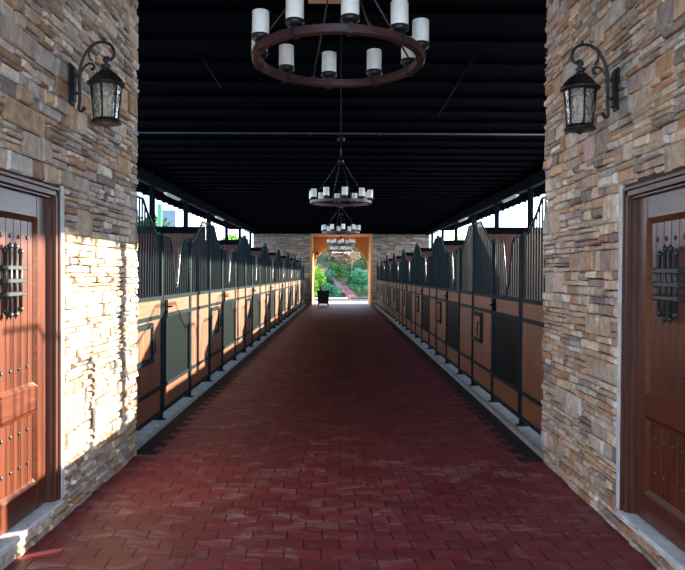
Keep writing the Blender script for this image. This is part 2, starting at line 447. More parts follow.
# ------------------------------------------------------------------ doors
def make_door(side, xw, door, name, label, gy):
    root = empty(name, (xw, (door[0] + door[1]) / 2, DZ0)); root['kind'] = 'structure'; root['label'] = label
    cy = root.location.y; H = DZ1 - DZ0; hw = (door[1] - door[0]) / 2
    s = side
    zz = lambda z: z - DZ0
    # casing: outer moulded band + flat jamb
    m = MB()
    for q in (-1, 1):
        m.cbox(-s * .012, s * .10, q * hw, q * (hw - .022), 0, H)
        m.cbox(-s * .002, s * .16, q * (hw - .022), q * (hw - .055), 0, H - .022)
        m.cbox(s * .020, s * .16, q * (hw - .055), q * (hw - .07), 0, H - .05)
    m.cbox(-s * .012, s * .10, -hw, hw, H - .022, H); m.cbox(-s * .002, s * .16, -hw, hw, H - .055, H - .022)
    m.cbox(s * .020, s * .16, -hw + .05, hw - .05, H - .07, H - .055)
    m.build('door_casing', M['casing'], root)
    # leaf
    L0, L1 = -hw + .058, hw - .058; Z0, Z1 = .006, H - .058
    f = .050; st = .15
    m = MB()
    m.cbox(s * f, s * (f + .045), L0, L0 + st, Z0, Z1); m.cbox(s * f, s * (f + .045), L1 - st, L1, Z0, Z1)
    leaf = m.build('door_leaf', M['door'], root)
    m = MB()
    for a, b in ((Z0, zz(.29)), (zz(.72), zz(.85)), (zz(1.82), Z1)):
        m.cbox(s * f, s * (f + .045), L0 + st, L1 - st, a, b)
    m.build('cross_rail', M['doorx'], leaf)
    for a, b in ((zz(.29), zz(.72)), (zz(.85), zz(1.82))):
        m = MB(); n = 7; y0, y1 = L0 + st, L1 - st; w = (y1 - y0) / n
        for k in range(n):
            m.cbox(s * (f + .014), s * (f + .035), y0 + k * w + .0012, y0 + (k + 1) * w - .0012, a, b, .003)
        m.build('door_panel', M['door'], leaf)
        # bevelled moulding round the panel
        m = MB(); e = .028
        def strip(p, q, r_, t):
            m.quadbox([p, q, r_, t, *[(v[0] + s * .02, v[1], v[2]) for v in (p, q, r_, t)]])
        fo, fi = s * (f - .006), s * (f + .012)
        strip((fo, y0, a), (fo, y1, a), (fi, y1 - e, a + e), (fi, y0 + e, a + e))
        strip((fo, y1, b), (fo, y0, b), (fi, y0 + e, b - e), (fi, y1 - e, b - e))
        strip((fo, y0, b), (fo, y0, a), (fi, y0 + e, a + e), (fi, y0 + e, b - e))
        strip((fo, y1, a), (fo, y1, b), (fi, y1 - e, b - e), (fi, y1 - e, a + e))
        m.build('moulding', M['doorx'], leaf)
    nm = MB(); nm.ball((0, 0, 0), .0125, 8, (.7, 1, 1)); first = None
    for z in (1.70, .975, .62, .43):
        for k in range(5):
            if first is None: o = first = nm.build('nail', M['steel'], leaf)
            else: o = first.copy(); COL.objects.link(o)
            o.location = (s * (f + .013), (L0 + L1) / 2 + (k - 2) * .105, zz(z))
    # iron grille
    m = MB(); g = gy - cy; x = s * (f - .022)
    for k, dz in zip(range(4), (.0, .025, .025, .0)):
        y = g + (k - 1.5) * .062
        m.tube([(x, y, zz(1.315 - dz)), (x, y, zz(1.61 + dz))], .011, 8)
        for zt, q in ((zz(1.61 + dz), 1), (zz(1.315 - dz), -1)):
            m.ball((x, y, zt + q * .008), .017, 8)
            m.tube([(x, y, zt + q * .01), (x, y, zt + q * .035)], [.009, .001], 8)
    for z in (1.39, 1.46, 1.53):
        m.cbox(x - .016, x + .012, g - .14, g + .14, zz(z) - .0115, zz(z) + .0115, .003)
        for q in (-1, 1): m.cbox(x - .02, x + s * .03, g + q * .14 - .012, g + q * .14 + .012, zz(z) - .016, zz(z) + .016, .004)
    m.build('iron_grille', M['steel'], leaf)
    # lever handle at the near side
    m = MB(); hy = L0 + .07
    m.cbox(s * (f - .008), s * f, hy - .022, hy + .022, zz(1.02), zz(1.24), .003)
    m.tube([(s * f, hy, zz(1.15)), (s * (f - .05), hy, zz(1.15)), (s * (f - .055), hy + .05, zz(1.15)), (s * (f - .055), hy + .11, zz(1.147))], .009, 8)
    m.build('door_handle', M['silver'], leaf)
make_door(-1, XL, DL, 'door_1', 'reddish timber door in the left stone wall, sunlit at the foot', 3.86)
make_door(1, XR, DR, 'door_2', 'dark mahogany door in the right stone wall, in shade', 3.755)

# ------------------------------------------------------------------ floor, kerbs, outer works
m = MB(); m.box(-1.90, 1.90, Y0, YA + .25, -.06, 0)
struct(m, 'floor', M['pavers'], 'burgundy interlocking rubber paver floor of the aisle')
for side, x0, y0, nm in ((-1, -1.72, YL, 'left'), (1, 1.65, YR, 'right')):
    m = MB(); xo = side * 1.90
    m.cbox(x0, xo, y0 - .03, YE - .03, 0, .05, .008)
    struct(m, 'trim_1' if side < 0 else 'trim_2', M['concrete'], 'grey concrete kerb under the %s row of stalls' % nm)
    m = MB(); y = y0 + .01; k = 0
    while y < YE - .2:
        w = .13 if k % 2 else .20
        m.box(x0 - side * w, x0 - side * .002, y + .003, y + .139, 0, .004); y += .142; k += 1
    struct(m, 'trim_3' if side < 0 else 'trim_4', M['blackpaver'], 'toothed strip of black pavers along the %s kerb' % nm)
    m = MB(); m.box(side * 1.90, side * 7, y0 - 6.5, YE + .2, -.06, 0)
    struct(m, 'floor_left' if side < 0 else 'floor_right', M['stallfloor'], 'earth floor of the %s stalls' % nm)
m = MB(); m.box(-120, 120, -90, 47, -.30, -.12)
struct(m, 'ground', M['ground'], 'pale paving outside the building')

# ceiling with joists and overhanging eaves
m = MB(); m.box(-XO, XO, Y0 - .3, YA + .4, ZC, ZC + .15)
y = Y0
while y < YE:
    m.box(-XO, XO, y, y + .10, ZC - .04, ZC + .01); y += .73
struct(m, 'ceiling', M['black'], 'black ceiling with cross joists')
for side in (-1, 1):
    m = MB()
    xe = side * 5.45
    a, b = sorted((side * XO, xe))
    zi, ze = ZC + .03, 3.75
    za, zb = (ze, zi) if side < 0 else (zi, ze)
    m.quadbox([(a, Y0, za), (b, Y0, zb), (b, YE + .3, zb), (a, YE + .3, za), (a, Y0, za + .08), (b, Y0, zb + .08), (b, YE + .3, zb + .08), (a, YE + .3, za + .08)])
    y = Y0
    while y < YE:
        m.quadbox([(a, y, za - .08), (b, y, zb - .08), (b, y + .07, zb - .08), (a, y + .07, za - .08), (a, y, za + .01), (b, y, zb + .01), (b, y + .07, zb + .01), (a, y + .07, za + .01)]); y += .73
    m.box(xe, xe + side * .03, Y0, YE + .3, ze - .03, ze + .10)
    struct(m, 'trim_5' if side < 0 else 'trim_6', M['black'], 'black overhanging eaves with rafters on the %s' % ('left' if side < 0 else 'right'))
    m = MB(); y1 = YL if side < 0 else YR
    m.box(side * (XO - .07), side * (XO + .07), y1, YE, 3.46, 3.66)
    m.box(side * (XO - .02), side * (XO + .02), y1, YE, 3.66, ZC + .03)
    struct(m, 'trim_7' if side < 0 else 'trim_8', M['blackmetal'], 'black header beam over the outer line of the stalls')
    # low outer wall of the stalls
    m = MB(); m.box(side * (XO + .075), side * (XO + .13), y1, YE - .03, 0, 1.62)
    struct(m, 'wall_outer_left' if side < 0 else 'wall_outer_right', M['partwood'], 'low board wall closing the backs of the stalls')
    # outer columns
    ref = None
    for k in range(8):
        yy = 9.29 + 3.53 * k
        if ref is None:
            m = MB(); m.cbox(-.055, .055, -.055, .055, 0, 3.46); m.box(-.09, .09, -.09, .09, 0, .02); m.box(-.09, .09, -.09, .09, 3.44, 3.459)
            o = ref = m.build('eaves_column', M['blackmetal'])
        else: o = ref.copy(); COL.objects.link(o)
        o.location = (side * (XO + .01), yy, 0)
        ordn = ['first', 'second', 'third', 'fourth', 'fifth', 'sixth', 'seventh', 'eighth'][k]
        tag(o, 'black steel column under the %s eaves, %s from the stone entry' % ('left' if side < 0 else 'right', ordn), 'column', 'black steel columns along the eaves')

# fluorescent battens below the header beams
ORD = ['first', 'second', 'third', 'fourth', 'fifth', 'sixth', 'seventh', 'eighth']
ref = None
for side in (-1, 1):
    for k in range(4):
        y = 10.45 + 7.05 * k
        if ref is None:
            ref = root = empty('batten_light')
            m = MB(); m.cbox(-.045, .045, 0, 1.5, -.035, 0, .006); m.build('housing', M['white'], root)
            m = MB(); m.tube([(0, .04, -.052), (0, 1.46, -.052)], .016, 10); m.build('lamp_tube', M['white'], root)
        else: root = copy_tree(ref)
        root.location = (side * (XO - .01), y, 3.459)
        tag(root, 'white tube light under the %s header beam, %s from the stone entry' % ('left' if side < 0 else 'right', ORD[k]), 'ceiling light', 'tube lights under the eaves beams')

# ------------------------------------------------------------------ stall fronts
def prof_panel(u, w):          # u = 0 at the tall post, w at the short post
    a, b = .40, w - .16
    if u < a: return 2.13
    if u > b: return 1.845
    t = (u - a) / (b - a)
    return 2.13 + (1.845 - 2.13) * (t ** .85 if t < .9 else .914 + (t - .9) * .86)
def prof_door(d):              # d = distance from the middle
    d = abs(d)
    if d < .045: return 1.31
    if d < .19: return 1.31 + .42 * (d - .045) / .145
    if d < .33: return 1.73 + .11 * (1 - (1 - (d - .19) / .14) ** 2.2)
    return 1.84
ZB, ZT = 1.21, 1.235
def grille(m, us, prof, trim, x=0., step=.094, u0=0, u1=1):
    n = max(2, round((u1 - u0) / step))
    for k in range(1, n):
        u = u0 + (u1 - u0) * k / n
        m.tube([(x, u, ZB), (x, u, prof(u) - .004)], .0085, 6, cap=False)
    pts = []
    q = 60
    for k in range(q + 1):
        u = u0 + (u1 - u0) * k / q
        pts.append((x, u, prof(u)))
    trim.tube(pts, .0125, 8)

def make_front(u1, u2, P):
    root = empty('stall_front')
    def post(u, h, r):
        m = MB(); m.tube([(0, u, 0), (0, u, h), (0, u, h + .012)], [r, r, r * .5], 12)
        m.box(-.05, .05, u - .04, u + .04, 0, .012)
        for q in (.30, .36): m.tube([(0, u, q), (0, u, q + .02)], r + .008, 10)
        return m.build('post', M['bar'], root)
    post(0, 2.17, .033); post(u1, 1.86, .028); post(u2, 1.86, .028)
    def rails(m, a, b, zs, h=.02, d=.022):
        for z in zs: m.cbox(-d, d, a, b, z - h, z + h, .003)
    def boards(name, a, b, z0, z1, par, mat='stallwood'):
        m = MB(); m.box(-.014, .014, a, b, z0, z1); return m.build(name, M[mat], par)
    for kind, a, b in (('feed', .033, u1 - .028), ('plain', u2 + .028, P - .052)):
        m = MB(); rails(m, a, b, (.085, .33, 1.03, 1.215))
        for u in (a + .012, b - .012): m.cbox(-.020, .020, u - .012, u + .012, .07, 1.23, .003)
        f = m.build('fixed_panel', M['bar'], root)
        w = b - a
        m = MB(); tm = MB()
        if kind == 'feed': grille(m, None, lambda u: prof_panel(u - a, w), tm, u0=a, u1=b)
        else: grille(m, None, lambda u: prof_panel(b - u, w), tm, u0=a, u1=b)
        m.build('grille', M['bar'], f); tm.build('top_rail', M['trimbar'], f)
        boards('wood_infill', a, b, .10, .33, f, 'stallwoodx'); boards('wood_infill', a, b, 1.03, 1.21, f, 'stallwoodx')
        boards('wood_infill', a, b, .33, 1.03, f)
        if kind == 'feed':
            g0, g1 = a + .02, a + .60
            m = MB()
            for z in (.64, .97): m.cbox(.012, .046, g0, g1, z - .022, z + .022, .004)
            for u in (g0, g1): m.cbox(.012, .044, u - .022, u + .022, .62, .99, .004)
            m.box(.012, .024, g0, g1, .64, .97)
            m.tube([(.05, g1 - .03, .72), (.07, g1 - .03, .72), (.07, g1 - .03, .88), (.05, g1 - .03, .88)], .008, 6)
            m.build('feed_hatch', M['bar'], f)
            boards('hatch_board', g0 + .03, g1 - .03, .67, .94, f).location.x = .014
    # door
    a, b = u1 + .036, u2 - .036; c = (a + b) / 2
    m = MB(); rails(m, a, b, (.085, .33, 1.03, 1.215), .022, .024)
    for u in (a + .02, b - .02): m.cbox(-.024, .024, u - .02, u + .02, .07, 1.23, .003)
    d = m.build('stall_door', M['bar'], root)
    m = MB(); tm = MB(); grille(m, None, lambda u: prof_door(u - c), tm, u0=a, u1=b)
    for u in (a, b): m.tube([(0, u, ZB), (0, u, 1.83)], .0125, 8)
    m.build('yoke_grille', M['bar'], d); tm.build('yoke_rail', M['trimbar'], d)
    m = MB(); m.box(-.012, .012, a + .03, b - .03, .345, 1.015); m.build('ribbed_sheet', M['louvre'], d)
    boards('wood_infill', a + .03, b - .03, .10, .33, d, 'stallwoodx'); boards('wood_infill', a + .03, b - .03, 1.03, 1.21, d, 'stallwoodx')
    m = MB(); m.cbox(-.03, .036, a + .04, a + .14, 1.055, 1.19, .004); m.tube([(.036, a + .09, 1.12), (.07, a + .09, 1.12), (.07, a + .16, 1.12)], .009, 6)
    m.build('latch', M['blackmetal'], d)
    for z in (.36, 1.0, 1.5):
        m = MB(); m.tube([(.012, b + .018, z), (.012, b + .018, z + .07)], .014, 8); m.build('hinge', M['bar'], d)
    return root
for side, F_, y0, y1 in ((-1, FL, YL - .03, TL - .036), (1, FR, YR - .03, TR - .036)):
    m = MB(); m.cbox(F_ - .03, F_ + .03, y0, y1, 0, 2.10, .004)  # unseen filler strip, added to block sun leaking past the first post
    struct(m, 'trim_11' if side < 0 else 'trim_12', M['bar'], 'black filler added to keep sun out between stone wall and first stall post')
for side in (-1, 1):
    P = PL if side < 0 else PR
    ref = None
    for k in range(8):
        if ref is None:
            o = ref = make_front(*((1.07, 2.44, P) if side < 0 else (1.24, 2.57, P)))
        else: o = copy_tree(ref)
        if side < 0: o.location = (FL, TL + P * k, .05)
        else: o.location = (FR, TR + P * (k + 1), .05); o.rotation_euler = (0, 0, PI)
        tag(o, '%s stall front with black bars and board panels, %s from the stone entry' % (
            'sunlit left-hand' if side < 0 else 'shaded right-hand', ORD[k]), 'stall front', 'stall fronts of the %s row' % ('left' if side < 0 else 'right'))
    ref = None
    T = TL if side < 0 else TR; F = FL if side < 0 else FR
    for k in range(1, 8):
        if ref is None:
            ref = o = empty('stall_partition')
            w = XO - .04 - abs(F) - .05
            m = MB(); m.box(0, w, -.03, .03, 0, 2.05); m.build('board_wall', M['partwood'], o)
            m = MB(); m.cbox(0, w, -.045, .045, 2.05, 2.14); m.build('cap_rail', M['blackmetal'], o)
        else: o = copy_tree(ref)
        o.location = (F + side * .045, T + P * k, 0)
        if side < 0: o.rotation_euler = (0, 0, PI)
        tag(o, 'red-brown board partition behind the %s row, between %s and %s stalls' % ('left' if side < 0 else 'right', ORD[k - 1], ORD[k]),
            'partition', 'board partitions between stalls')

# ------------------------------------------------------------------ end wall, orange passage and arch
PX0, PX1 = -1.44, 1.45; AC = .012; AR = 1.425; ASP = 1.735
for side in (-1, 1):
    xi = PX0 - .10 if side < 0 else PX1 + .10
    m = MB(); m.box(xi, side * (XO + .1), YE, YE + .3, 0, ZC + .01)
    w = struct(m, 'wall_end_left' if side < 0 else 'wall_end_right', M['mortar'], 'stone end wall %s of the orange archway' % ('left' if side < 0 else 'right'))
    s = MB(); ledge(s, (0, YE, 0), (1, 0, 0), (0, -1, 0), *sorted((xi, side * (XO + .1))), 0, 3.5, scale=1.5, rag=0, tone=.6, seed=70 + side)  # stones toned darker: dimness of the far end put into their colour
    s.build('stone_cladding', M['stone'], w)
m = MB(); m.box(-XO, XO, YE - .10, YE + .02, 3.52, ZC - .001)
struct(m, 'trim_9', M['black'], 'black header across the end wall')
m = MB()
for x0, x1 in ((PX0 - .10, PX0), (PX1, PX1 + .10)): m.box(x0, x1, YE - .05, YA + .01, 0, 3.52)
m.box(PX0 - .10, PX1 + .10, YE - .05, YA - .001, 3.50, 3.66)
wp = struct(m, 'wall_passage', M['orange'], 'orange rendered passage at the far end of the aisle')
# arch wall
m = MB(); n = 28; y0, y1 = YA, YA + .25
outer = []; inner = []
for k in range(n + 1):
    a = PI * k / n
    inner.append((AC + AR * math.cos(a), ASP + AR * math.sin(a)))
pts = inner
for yy in (y0, y1): pass
def quad_prism(p4):
    m.quadbox([(p4[0][0], y0, p4[0][1]), (p4[1][0], y0, p4[1][1]), (p4[1][0], y1, p4[1][1]), (p4[0][0], y1, p4[0][1]),
               (p4[3][0], y0, p4[3][1]), (p4[2][0], y0, p4[2][1]), (p4[2][0], y1, p4[2][1]), (p4[3][0], y1, p4[3][1])])
for k in range(n):
    (xa, za), (xb, zb) = inner[k + 1], inner[k]
    quad_prism([(xa, za), (xb, zb), (xb, 3.53), (xa, 3.53)])
m.box(-2.6, AC - AR, y0, y1, 0, 3.53); m.box(AC + AR, 2.6, y0, y1, 0, 3.53); m.box(-2.6, 2.6, y0 + .01, y1, 3.53, ZC + .3)
struct(m, 'wall_arch', M['orange'], 'orange wall with a round arch opening on the hillside')
m = MB(); e = .06
for sx, x in ((1, AC - AR), (-1, AC + AR)): m.box(x - .02 * sx - .05 * sx, x + .0 * sx, YA - .02, YA + .01, 0, ASP)
ring = []
for k in range(n + 1):
    a = PI * k / n
    c, s_ = math.cos(a), math.sin(a)
    ring.append([(AC + AR * c, YA - .02, ASP + AR * s_), (AC + (AR + .07) * c, YA - .02, ASP + (AR + .07) * s_),
                 (AC + (AR + .07) * c, YA + .01, ASP + (AR + .07) * s_), (AC + AR * c, YA + .01, ASP + AR * s_)])
m.rings(ring, smooth=False)
struct(m, 'trim_10', M['orange'], 'raised orange band round the arch')
# porch slab beyond the arch
m = MB(); m.box(-2.6, 2.6, YA + .25, 43.2, 3.75, 3.95)
for x in (-2.4, 2.4): m.box(x - .15, x + .15, 42.8, 43.1, -.12, 3.75)
struct(m, 'porch', M['black'], 'flat porch roof beyond the arch')

# ------------------------------------------------------------------ lanterns
def make_lantern():
    """wall at x=0, lantern hangs towards +x; z=0 at the middle of the backplate"""
    root = empty('wall_lantern')
    m = MB(); m.cbox(0, .018, -.038, .038, -.14, .14, .006); m.cbox(.016, .032, -.026, .026, -.12, .12, .006)
    m.build('backplate', M['iron'], root)
    m = MB()
    # main arm: tail curl at the foot, up along the plate, over in a big hook
    P = [(.085, -.165), (.072, -.182), (.058, -.175), (.054, -.155), (.060, -.10), (.058, -.02), (.058, .06), (.066, .13), (.090, .20), (.125, .255), (.170, .287), (.215, .290),
         (.252, .272), (.272, .240), (.276, .205), (.262, .178), (.245, .172), (.232, .180)]
    def smoothp(P, n=4):
        out = []
        for i in range(len(P) - 1):
            p0, p1, p2, p3 = P[max(i - 1, 0)], P[i], P[i + 1], P[min(i + 2, len(P) - 1)]
            for k in range(n):
                t = k / n
                out.append(tuple(.5 * (2 * b + (c - a) * t + (2 * a - 5 * b + 4 * c - d) * t * t + (3 * b - a - 3 * c + d) * t ** 3) for a, b, c, d in zip(p0, p1, p2, p3)))
        out.append(P[-1]); return out
    q = smoothp(P); m.tube([(x, 0, z) for x, z in q], [.0095] * (len(q) - 6) + [.009, .0085, .008, .0075, .007, .006], 10)
    m.ball((.085, 0, -.163), .015, 10); m.ball((.236, 0, .182), .013, 10)
    # inner scroll
    q = smoothp([(.058, .02), (.066, .08), (.092, .125), (.122, .145), (.146, .135), (.150, .112), (.138, .102)])
    m.tube([(x, 0, z) for x, z in q], .008, 8); m.ball((.139, 0, .106), .013, 10)
    q = smoothp([(.120, .25), (.118, .21), (.124, .18), (.138, .162)])
    m.tube([(x, 0, z) for x, z in q], .006, 8)
    q = smoothp([(.21, .288), (.215, .305), (.212, .318)]); m.tube([(x, 0, z) for x, z in q], [.008] * (len(q) - 1) + [.002], 8)
    for z in (-.06, .06): m.tube([(.02, 0, z), (.058, 0, z)], .010, 8)
    m.build('scroll_arm', M['iron'], root)
    cx = .225
    m = MB()
    m.lathe([(.002, .193), (.012, .190), (.020, .175), (.020, .160), (.010, .148), (.012, .142), (.030, .136), (.034, .128), (.022, .118), (.026, .104), (.040, .098), (.028, .092)], (cx, 0, 0), 16)
    m.build('finial', M['iron'], root)
    m = MB()
    m.lathe([(.026, .094), (.045, .082), (.070, .062), (.092, .036), (.104, .016), (.118, .010), (.120, .000), (.112, -.008), (.100, -.010), (.092, -.012)], (cx, 0, 0), 12)
    for k in range(6):
        a = 2 * PI * k / 6
        m.tube([(cx + r * math.cos(a), r * math.sin(a), z + .002) for r, z in ((.026, .094), (.070, .062), (.092, .036), (.104, .016), (.120, .004))], .005, 6)
    m.build('lamp_cap', M['iron'], root)
    m = MB()
    rt, rb = .093, .074; zt, zb = -.010, -.245
    for k in range(6):
        a = 2 * PI * k / 6 + PI / 6
        m.tube([(cx + rt * math.cos(a), rt * math.sin(a), zt), (cx + rb * math.cos(a), rb * math.sin(a), zb)], .0062, 6)
    m.lathe([(rb - .006, zb + .006), (rb + .004, zb + .012), (rb + .010, zb), (rb + .020, zb - .008), (rb + .022, zb - .020), (rb + .004, zb - .026), (.03, zb - .030), (.012, zb - .044), (.003, zb - .05)], (cx, 0, 0), 18)
    m.build('cage', M['iron'], root)
    m = MB(); m.lathe([(rt - .006, zt), (rb - .006, zb + .008)], (cx, 0, 0), 24, cap=False); m.lathe([(rb - .009, zb + .008), (rt - .009, zt)], (cx, 0, 0), 24, cap=False)
    m.build('glass', M['glass'], root)
    m = MB()
    for k in range(3):
        a = 2 * PI * k / 3
        m.lathe([(.009, -.22), (.009, -.12), (.012, -.10), (.010, -.08), (.003, -.06)], (cx + .03 * math.cos(a), .03 * math.sin(a), 0), 8)
    m.build('candle_bulbs', M['bulb'], root)
    return root
lan = make_lantern(); lan.location = (XR - .03, 4.31, 2.60); lan.rotation_euler = (0, 0, PI); lan.scale = (.98, .98, .9)
tag(lan, 'black scrolled lantern on the right stone wall, above the door corner', 'wall lantern', 'black wall lanterns')
l2 = copy_tree(lan); l2.location = (XL + .03, 4.52, 2.665); l2.rotation_euler = (0, 0, 0)
tag(l2, 'black scrolled lantern on the left stone wall, near the top corner', 'wall lantern', 'black wall lanterns')
l3 = copy_tree(lan); l3.location = (PX0, 37.0, 2.56); l3.rotation_euler = (0, 0, 0)
tag(l3, 'small far black lantern on the orange passage wall by the arch', 'wall lantern', 'black wall lanterns')

# ------------------------------------------------------------------ chandeliers
def make_chandelier():
    """z=0 at ring mid height"""
    root = empty('chandelier')
    ro, w, h = .492, .045, .022
    m = MB(); rings = []
    for k in range(72):
        a = 2 * PI * k / 72; c, s_ = math.cos(a), math.sin(a)
        rings.append([((ro - i) * c, (ro - i) * s_, z) for i, z in ((0, -h + .003), (0, h - .003), (.003, h), (w - .003, h), (w, h - .003), (w, -h + .003), (w - .003, -h), (.003, -h))])
    m.rings(rings, smooth=False, closed=True)
    m.build('ring', M['ringwood'], root)
    rc = ro - w / 2
    cup = None
    for k in range(10):
        a = math.radians(-90 + 7.5 + 36 * k)
        if cup is None:
            m = MB()
            m.lathe([(.012, h), (.012, h + .010), (.026, h + .013), (.046, h + .018), (.050, h + .026), (.050, h + .042), (.047, h + .044)], n=20)
            m.cbox(-.026, .026, -.014, .014, h - .002, h + .006); m.cbox(.0225, .0265, -.014, .014, -h - .003, h + .006, .001); m.cbox(-.0265, -.0225, -.014, .014, -h - .003, h + .006, .001)
            m.cbox(-.026, .026, -.014, .014, -h - .006, -h - .001, .001); m.ball((.028, 0, 0), .005, 6)
            cup = o = m.build('candle_cup', M['iron'], root)
            m = MB(); m.lathe([(.046, h + .038), (.047, h + .041), (.047, h + .168), (.044, h + .171), (.041, h + .168), (.041, h + .08)], n=24, cap=False)
            m.build('candle_shade', M['shade'], o)
        else: o = copy_tree(cup, root)
        o.location = (rc * math.cos(a), rc * math.sin(a), 0); o.rotation_euler = (0, 0, a)
    rod = None
    for k in range(4):
        a = math.radians(20 + 90 * k)
        m = MB(); m.tube([(rc * math.cos(a), rc * math.sin(a), h), (.03 * math.cos(a), .03 * math.sin(a), .66)], .0055, 6)
        m.ball((rc * math.cos(a), rc * math.sin(a), h + .008), .014, 8)
        m.build('rod', M['iron'], root)
    m = MB(); m.lathe([(.002, .60), (.018, .62), (.045, .645), (.048, .665), (.020, .69), (.012, .72), (.006, .74)], n=16); m.build('hub', M['iron'], root)
    return root
ch = make_chandelier()
def stemmed(root, top):
    m = MB(); m.tube([(0, 0, .72), (0, 0, top - .02)], .0075, 8); m.build('stem', M['iron'], root)
    m = MB(); m.lathe([(.012, top - .05), (.055, top - .022), (.062, top - .002), (.062, top)], n=16); m.build('canopy', M['iron'], root)
CH = [(4.2, 2.75, ZC - .04, 'large nearest candle chandelier hanging at the top of the view'), (11.65, 2.655, ZC - .07, 'second chandelier from the front, below the cross conduit'),
      (19.0, 2.60, ZC - .04, 'third chandelier from the front, just above the orange archway'), (26.4, 2.59, ZC - .04, 'fourth chandelier, seen against the top of the orange archway'),
      (33.7, 2.605, ZC - .04, 'fifth chandelier, seen small against the arch and hillside'), (41.0, 2.66, 3.75, 'farthest chandelier, hanging outside the arch under the porch')]
base = ch
roots = [ch] + [copy_tree(ch) for _ in CH[1:]]
for r_, (y, z, top, lab) in zip(roots, CH):
    r_.location = (-.01, y, z)
    if y < 5: r_.location = (-.022, y, z - .014); r_.rotation_euler = (-.033, 0, 0)
    stemmed(r_, top - z); tag(r_, lab, 'chandelier', 'ring chandeliers along the aisle')

# conduits on the ceiling
zj = ZC - .04
m = MB(); m.tube([(-XO + .1, 11.33, zj - .012), (XO - .1, 11.33, zj - .012)], .011, 8)
for x in (-3.2, -1.6, -.5, .6, 1.7, 3.2): m.box(x - .02, x + .02, 11.31, 11.35, zj - .026, zj)
tag(m.build('conduit', M['conduit']), 'thin pale grey conduit running straight across the black ceiling', 'conduit')
m = MB(); m.cbox(-.075, .055, 11.345, 11.48, zj - .03, zj - .001); tag(m.build('junction_box', M['darkconduit']), 'dark junction box where second chandelier meets the cross conduit', 'junction box')
for x, y0, y1, lab in ((-.012, 6.2, 11.34, 'dark conduit along the middle of the black ceiling'), (1.32, 7.2, 10.0, 'dark conduit along the ceiling right of the near chandelier'),
                       (-1.42, 7.4, 8.6, 'dark conduit along the ceiling left of the near chandelier')):
    m = MB(); m.tube([(x, y0, zj - .012), (x, y1, zj - .012)], .009, 6); tag(m.build('conduit', M['darkconduit']), lab, 'conduit')
m = MB(); m.cbox(-.27, .0, 5.44, 5.82, zj - .05, zj - .001); tag(m.build('mounting_board', M['tan']), 'pale wooden mounting board on the ceiling at the top edge', 'board')

# ------------------------------------------------------------------ bin
root = empty('wheeled_bin', (-.85, 35.15, 0))
m = MB(); 
m.quadbox([(-.25, -.24, .12), (.25, -.24, .12), (.25, .24, .12), (-.25, .24, .12), (-.285, -.27, .70), (.285, -.27, .70), (.285, .27, .70), (-.285, .27, .70)])
for x in (-.23, .23):
    for y in (-.2, .2): m.box(x - .025, x + .025, y - .025, y + .025, .03, .13)
m.build('bin_body', M['bin'], root)
m = MB(); m.cbox(-.30, .30, -.285, .285, .70, .755, .012); m.cbox(-.16, -.06, -.05, .05, .755, .80, .01); m.build('lid', M['bin'], root)
for x in (-.23, .23):
    for y in (-.2, .2):
        m = MB(); m.tube([(x - .02, y, .04), (x + .02, y, .04)], .04, 12); m.build('wheel', M['rubber'], root)
tag(root, 'dark square bin on the floor at the left of the far arch', 'bin')

# ------------------------------------------------------------------ outside: hillside, planting, buildings
def hz(x, y):
    t = max(0, y - 47) * max(0., min(1., (abs(abs(x) + 0) - 10.5) / -4.))
    return -.14 + .27 * t * (1 if t < 40 else 40 / t * 1.2) + .35 * math.sin(x * .35 + y * .2) * min(1, t / 6)
m = MB(); nx, ny = 40, 30
for j in range(ny + 1):
    for i in range(nx + 1):
        x = -40 + 80 * i / nx; y = 46.5 + 58 * (j / ny) ** 1.3
        m.v.append((x, y, hz(x, y)))
for j in range(ny):
    for i in range(nx):
        b = j * (nx + 1) + i; m.f.append((b, b + 1, b + nx + 2, b + nx + 1)); m.smooth.append(True); m.c.append(None)
struct(m, 'hillside', M['grass'], 'green hillside rising behind the arch')
# red earth path climbing to the left
m = MB(); n = 24; rows = []
for k in range(n + 1):
    t = k / n; y = 47.2 + 9 * t; xc = .75 - 2.3 * t + .15 * math.sin(t * 7); w = .34 + .10 * math.sin(k * 1.7)
    for x in (xc - w, xc - w * .33, xc + w * .33, xc + w):
        m.v.append((x, y, hz(x, y) + .07 + .03 * math.sin(k + x)))
for k in range(n):
    for i in range(3):
        b = k * 4 + i; m.f.append((b, b + 1, b + 5, b + 4)); m.smooth.append(True); m.c.append(None)
struct(m, 'path', M['dirt'], 'red earth path climbing the hillside')

def foliage_mesh(seed, n, rx, ry, rz, leaf, blobs=7):
    r = random.Random(seed); m = MB()
    B = [(Vector((r.uniform(-.55, .55) * rx, r.uniform(-.55, .55) * ry, r.uniform(-.45, .5) * rz)), r.uniform(.38, .6)) for _ in range(blobs)]
    for _ in range(n):
        c, q = r.choice(B)
        d = Vector((r.gauss(0, 1), r.gauss(0, 1), r.gauss(0, 1))).normalized() * r.uniform(.65, 1.) * q
        p = c + Vector((d.x * rx, d.y * ry, d.z * rz))
        a = Vector((r.gauss(0, 1), r.gauss(0, 1), r.gauss(0, .6))).normalized(); b2 = a.cross(Vector((r.gauss(0, 1), r.gauss(0, 1), r.gauss(0, 1)))).normalized()
        l = leaf * r.uniform(.6, 1.3)
        i = len(m.v)
        nrm = a.cross(b2)
        for s_, t_, u_ in ((-1, 0, 0), (0, -.45, .12), (1, 0, 0), (0, .45, .12)):
            m.v.append(tuple(p + a * s_ * l + b2 * t_ * l + nrm * u_ * l))
        m.f.append((i, i + 1, i + 2, i + 3)); m.smooth.append(False); m.c.append(None)
    return m
